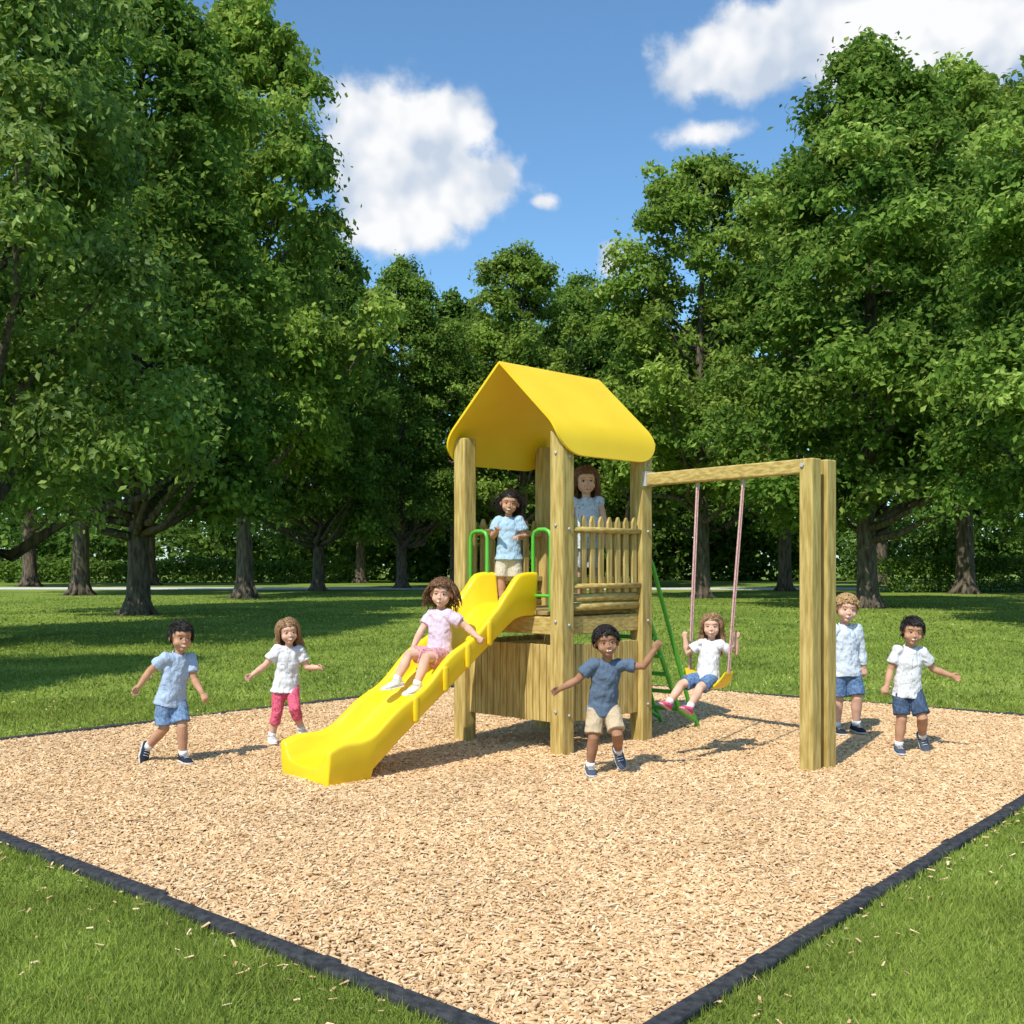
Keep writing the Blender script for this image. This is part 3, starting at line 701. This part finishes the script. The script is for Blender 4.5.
    hc=hair[1]
    for k,m_,nm in(('w',eyew,'eyes'),('d',eyed,'irises'),('l',LIP[skin],'lips'),('t',tooth,'teeth'),('b',hairmat(tuple(x*.55 for x in hc)),'eyebrows'),('m',mouthm,'mouth'),('k',SKIN[skin],'eyelids')): fg[k].obj(nm,m_,e)
    st=hair[0]; g=Geo(); ctr=np.array([0,.014,.022]); rad=np.array([.0785,.091,.0855])
    def zmin(y,x): return float(np.interp(y,[-.09,-.06,-.035,-.005,.03,.06],[.056,.048,.025,.010,-.025,-.060]))
    V=[];F=[];nu,nv=28,18; idx={}
    for i in range(nv+1):
        ph=math.pi*i/nv*.80
        for j in range(nu):
            th=2*math.pi*j/nu; d=np.array([math.sin(ph)*math.cos(th),math.sin(ph)*math.sin(th),math.cos(ph)])
            p=ctr+d*rad; V.append(h3(p)); idx[(i,j)]=p
    for i in range(nv):
        for j in range(nu):
            k=(j+1)%nu
            if all(idx[q][2]>zmin(idx[q][1],0)-.004 for q in((i,j),(i,k),(i+1,j),(i+1,k))): F.append((i*nu+j,i*nu+k,(i+1)*nu+k,(i+1)*nu+j))
    g.add(V,F)
    nl={'short':620,'curly':650,'bigcurl':620,'long':620,'pulled':420}[st]
    for q in range(nl):
        for _ in range(30):
            d=nrm((rng.gauss(0,1),rng.gauss(0,1),rng.gauss(.35,1))); p=ctr+d*rad
            if p[2]>zmin(p[1],p[0])+.002: break
        else: continue
        path=[p]
        if st in('curly','bigcurl'):
            L=.028 if st=='curly' else .078; cr_=.0075 if st=='curly' else .011; turns=1.5 if st=='curly' else 2.6
            k=12; t1=nrm(np.cross(d,(.3,.2,1))); t2=np.cross(d,t1); ph0=rng.uniform(0,6.28); path=[]
            if st=='bigcurl': L*=rng.uniform(.6,1.15)
            for w in range(k):
                f=w/(k-1); grav=np.array([0,.01*f,-.7*(L*f)**2/.05]) if st=='bigcurl' else np.array([0,0,-.2*f*L])
                path.append(p+d*L*f*(.85 if st=='bigcurl' else .6)+grav+(t1*math.cos(ph0+turns*6.28*f)+t2*math.sin(ph0+turns*6.28*f))*cr_*(.4+.6*f))
            if st=='bigcurl':
                path=[x if not(x[1]<-.045 and x[2]<.055) else np.array([x[0]+math.copysign(.055-min(.05,abs(x[0])),x[0]),max(x[1],-.055),x[2]+.01]) for x in path]
            r=[.0036]*(k-1)+[.0010]
        else:
            step=.010; nstep={'short':5,'long':26,'pulled':9}[st]; lift=1.03+rng.uniform(0,.05)
            if st=='long': nstep=int(nstep*rng.uniform(.75,1.0))
            cur=p.copy(); side=math.copysign(1,p[0]+.012)
            r1,r2=rng.gauss(0,.28),rng.gauss(0,.28)
            for w in range(nstep):
                nn=nrm((cur-ctr)/rad**2)
                if st=='short': dirv=nrm(np.array([cur[0]*3+.45,-.35+cur[1]*6,-.25-(0.5 if cur[2]<.06 else 0)])+np.array([r1,r2,0]))
                elif st=='pulled': dirv=nrm(np.array([-cur[0]*4,1.0,-.35]))
                else: dirv=nrm(np.array([side*.9 if cur[2]>.055 else side*.15,.55 if cur[1]<.02 else .15,-.35 if cur[2]>.06 else -1.3])+np.array([r1,r2,0])*.5)
                if cur[2]>-.02: dirv=nrm(dirv-nn*np.dot(dirv,nn)+nn*(.16 if st=='short' else .08))
                cur=cur+dirv*step; m_=np.linalg.norm((cur-ctr)/rad)
                if cur[2]>-.04 and m_<lift: cur=ctr+(cur-ctr)*(lift/m_)
                if st=='short' and cur[1]<-.05 and cur[2]<.044: break
                if st=='long':
                    if cur[1]<-.022 and cur[2]<.052:
                        cur[1]=max(cur[1],-.046) if abs(cur[0])<.06 else cur[1]
                        if abs(cur[0])<.071: cur[0]=side*.071; cur[1]=max(cur[1],-.040)
                    if cur[2]<-.02:
                        cur=cur+np.array([math.sin(w*.8+q%5)*.0022,max(0,.02-cur[1])*.12,0])
                        if abs(cur[0])<.055 and cur[1]<.04: cur[1]+=.01
                path.append(cur.copy())
            k=len(path)
            if k<3: continue
            r=[.0036]*(k-1)+[.0010]
            if st=='short': r=[.0034,.0036,.0034,.0028,.002,.0008][-k:]
            if st=='long': r=[.0033]*(k-2)+[.0026,.001]
        g.sweep([h3(x) for x in path],[x*hs for x in r],n=5,cap='flat')
    if st=='pulled':
        for sd in(-1,1):
            for q in range(45):
                o_=np.array([rng.gauss(0,.010),0,rng.gauss(0,.010)]); b0=np.array([sd*.058,.050,.040])+o_
                pts=[b0+np.array([sd*(.024*math.sin(w*.55))+rng.gauss(0,.004)+o_[0]*w*.6,.012*w*.4,-.016*w*w*.35]) for w in range(6)]
                g.sweep([h3(x) for x in pts],[x*hs for x in(.006,.006,.006,.005,.004,.002)],n=5,cap='flat')
    g.obj('hair',hairmat(hc),e)
    g=Geo(); c=lambda k:hipc+sp_*k*s
    fl=1.10 if girl else 1.03
    g.sweep([c(-.050),c(.0),c(.07),c(.15),c(.23),c(.272),c(.312),c(.338)],[(.120*s*fl,.094*s*fl),(.114*s,.090*s),(.101*s,.082*s),(.097*s,.078*s),(.100*s,.077*s),(.098*s,.069*s),(.074*s,.054*s),(.047*s,.043*s)],ref=latS,n=24,cap='flat')
    for i,sg in enumerate((-1,1)):
        a0,el_,wr=am[i]; inner=sh_c*.6+a0*.4-sp_*.010*s
        g.ell(a0+latS*sg*-.008*s,(.048*s,.048*s,.046*s))
        if sleeve<=.3: pass
        elif sleeve<=1: end=a0+(el_-a0)*sleeve; g.sweep([inner,a0,a0*.5+end*.5,end],[.050*s,.049*s,.047*s,.050*s],n=16,cap='flat')
        else:
            end=el_+(wr-el_)*(sleeve-1); g.sweep([inner,a0,el_,end],[.050*s,.047*s,.039*s,.030*s],n=16,cap='flat')
    g.obj('shirt',top,e,remesh=.006,sm=3,disp=.024*s,dscale=.07)
    if collar:
        g=Geo(); n0=hipc+sp_*.338*s
        for sg in(-1,1):
            pts=[]
            for w in range(7):
                th=math.radians(w*27); pts.append(n0+latS*sg*math.sin(th)*.046*s+bk*math.cos(th)*.044*s+sp_*(.016-.026*(w/6)**2)*s)
            g.sweep(pts,[(.006*s,.012*s)]*5+[(.006*s,.016*s),(.005*s,.008*s)],ref=bk,n=8)
        for k in range(4):
            if placket: g.ell(c(.27-.06*k)-bk*(.084)*s,(.0045*s,.0045*s,.0045*s),nu=8,nv=6)
        g.obj('collar',top,e)
    g=Geo()
    g.sweep([c(.05),c(.01),c(-.045)],[(.088*s,.070*s),(.096*s,.078*s),(.086*s,.072*s)],ref=latS,n=20)
    for i in (0,1):
        h,kn,an=lg[i]
        if leglen<=1: g.sweep([h,h*.5+kn*.5,h+(kn-h)*leglen],[.061*s,.064*s,.067*s],n=16,cap='flat')
        else: g.sweep([h,h*.5+kn*.5,kn,kn+(an-kn)*(leglen-1)],[.060*s,.057*s,.0455*s,.045*s],n=16,cap='flat')
    g.obj('shorts' if leglen<=1 else 'leggings',bottom,e,remesh=.006,sm=3,disp=.014*s,dscale=.07)
    g=Geo(); g2=Geo(); g3=Geo(); g4=Geo()
    for i in (0,1):
        h,kn,an=lg[i]; shn=nrm(an-kn)
        if foot_dirs[i] is not None: fd=nrm(foot_dirs[i])
        elif feet[i]=='flat': fd=fc
        else: fd=nrm(fc-shn*np.dot(fc,shn)+shn*.25)
        up0=-shn if feet[i]!='flat' else np.array([0,0,1.]); upv=nrm(up0-fd*np.dot(up0,fd)); ll=np.cross(fd,upv)
        def q(x,z): return an+fd*x*s+upv*z*s
        g.sweep([q(-.042,-.022),q(-.015,-.017),q(.03,-.022),q(.07,-.029),(q(.108,-.033))],[(.029*s,.021*s),(.033*s,.026*s),(.036*s,.022*s),(.038*s,.017*s),(.029*s,.012*s)],ref=ll,n=14)
        g.sweep([q(-.008,-.01),q(-.010,.018)],[(.034*s,.038*s),(.033*s,.036*s)],ref=ll,n=14,cap='flat')
        g2.sweep([q(-.045,-.043),q(.0,-.044),(q(.06,-.045)),q(.112,-.043)],[(.031*s,.009*s),(.034*s,.009*s),(.040*s,.009*s),(.031*s,.009*s)],ref=ll,n=14)
        g3.sweep([an,an+(kn-an)*.19],[.0315*s,.034*s],n=14,cap='flat')
        for k in range(3):
            cx=.030+.018*k; g4.sweep([q(cx,.0035-.0055*k)-ll*.018*s,q(cx,.0065-.0055*k),q(cx,.0035-.0055*k)+ll*.018*s],[.0028*s]*3,n=6)
    g.obj('shoes',shoe[0],e,remesh=.005,sm=2); g2.obj('shoe_soles',shoe[1],e); g3.obj('socks',cloth(sock),e); g4.obj('laces',shoe[1],e)
    return e
dark_sh=(cloth((.03,.035,.05)),cloth((.62,.62,.60))); white_sh=(cloth((.72,.72,.74)),cloth((.8,.8,.8))); pink_sh=(cloth((.72,.12,.22)),cloth((.75,.4,.45))); grey_sh=(cloth((.08,.10,.14)),cloth((.65,.65,.65)))
blk=(.014,.010,.008); brn=(.15,.072,.034); lbr=(.28,.165,.082); blond=(.40,.25,.11)
D=lambda y: 1664/(y-565)
def gp(px,py): d=D(py); return (P(px,d),d)
G=.022
# boy leaning into a run towards the right
child('boy',gp(171,765),1.06,42,(.20,-.06,1),[((-.72,.12,-.58),(-.56,-.05,-.80)),((.22,-.20,-.92),(.52,-.40,-.62))],
      [((-.02,.05,-1),(-.66,.30,-.68)),((.26,-.32,-1),(.0,.12,-1))],(36,4,2),'tan',('short',blk),cloth((.40,.50,.66)),cloth((.16,.25,.40),'denim'),dark_sh,ground=G,collar=True,placket=True,feet=('x','flat'),seed=3)
child('girl',gp(286,745),1.03,24,(.08,-.05,1),[((-.55,-.10,-.75),(-.66,-.45,-.52)),((.36,.05,-.88),(.72,-.55,.06))],
      [((-.08,-.10,-1),(-.26,.18,-1)),((.20,-.52,-.85),(.16,.52,-.84))],(24,3,-7),'fair',('long',lbr),cloth((.72,.72,.74)),cloth((.72,.13,.20),'print'),white_sh,ground=G,leglen=1.45,girl=True,feet=('flat','x'),seed=4)
child('boy',gp(603,777),1.06,5,(.07,-.22,1),[((-.66,.05,-.68),(-.82,-.25,-.38)),((.86,-.15,-.02),(.52,-.2,.82))],
      [((-.08,-.26,-1),(-.10,.28,-1)),((.16,-.55,-.82),(.10,.74,-.64))],(4,0,-7),'brown',('curly',blk),cloth((.115,.16,.23)),cloth((.55,.43,.28)),grey_sh,ground=G,feet=('flat','x'),seed=5)
child('boy',gp(846,736),1.20,10,(-.02,0,1),[((-.20,-.02,-1),(-.02,-.35,-1)),((.20,.12,-1),(.14,-.15,-1))],
      [((-.05,.02,-1),(-.02,.08,-1)),((.07,-.30,-1),(.03,.22,-1))],(-4,2,5),'fair',('curly',blond),cloth((.60,.66,.74),'check'),cloth((.10,.17,.30),'denim'),dark_sh,ground=G,collar=True,placket=True,sleeve=1.9,leglen=.9,seed=6)
child('boy',gp(907,755),1.06,-6,(.05,-.08,1),[((-.30,.10,-.95),(-.34,-.40,-.85)),((.54,.15,-.80),(.86,-.25,-.32))],
      [((-.03,-.24,-1),(-.06,.14,-1)),((.15,-.38,-.95),(.24,.62,-.76))],(-8,3,6),'tan',('short',blk),cloth((.72,.72,.74)),cloth((.055,.085,.14),'denim'),grey_sh,ground=G,collar=True,placket=True,feet=('flat','x'),seed=7)
s_=.83; c=S0+SD*s_; zf=slz(s_)
child('girl',(c[0],c[1],zf+.080),1.06,-42,(.03,.06,1),[((-.50,-.35,-.78),(-.35,-.35,-.78)),((.70,-.10,-.50),(.42,-.42,-.35))],
      [((-.80,-.55,.02),(-.42,-.32,-.93)),((-.52,-.78,-.02),(-.30,-.22,-.95))],(-6,2,4),'fair',('bigcurl',brn),cloth((.68,.53,.62)),cloth((.62,.32,.34),'print'),white_sh,leglen=.72,girl=True,feet=('x','x'),foot_dirs=((-.78,-.55,-.1),(-.7,-.68,-.1)),grip=(False,True),seed=8)
child('girl',(SC[0]+fwd[0]*.02,SC[1]+fwd[1]*.02,SEATZ+.080),.92,-40,(.12,.08,1),[((-.55,.10,-.42),(-.10,.05,1.0)),((.75,.0,-.42),(-.05,-.08,1))],
      [((-.88,-.42,-.22),(-.62,-.45,-.75)),((-.62,-.70,-.28),(-.52,-.52,-.75))],(-14,0,0),'fair',('long',lbr),cloth((.72,.70,.72)),cloth((.11,.19,.33),'denim'),pink_sh,leglen=.8,girl=True,feet=('x','x'),grip=(True,True),seed=9)
child('girl',(-.03,9.22,0),.96,-5,(0,-.02,1),[((-.30,-.10,-.95),(.25,-.75,.35)),((.30,-.1,-.95),(-.35,-.75,.0))],
      [((-.05,0,-1),(0,.03,-1)),((.05,0,-1),(0,.03,-1))],(0,6,6),'tan',('pulled',blk),cloth((.40,.56,.70)),cloth((.62,.55,.42)),white_sh,ground=1.215,leglen=.9,girl=True,seed=10)
child('girl',(.665,9.34,0),1.17,8,(0,0,1),[((-.25,-.10,-1),(.10,-.5,-.8)),((.25,-.1,-1),(.0,-.5,-.8))],
      [((-.05,0,-1),(0,.03,-1)),((.05,0,-1),(0,.03,-1))],(4,4,-3),'fair',('long',brn),cloth((.55,.60,.68),'print'),cloth((.5,.5,.55)),white_sh,ground=1.215,sleeve=.15,girl=True,seed=11)
print('done')
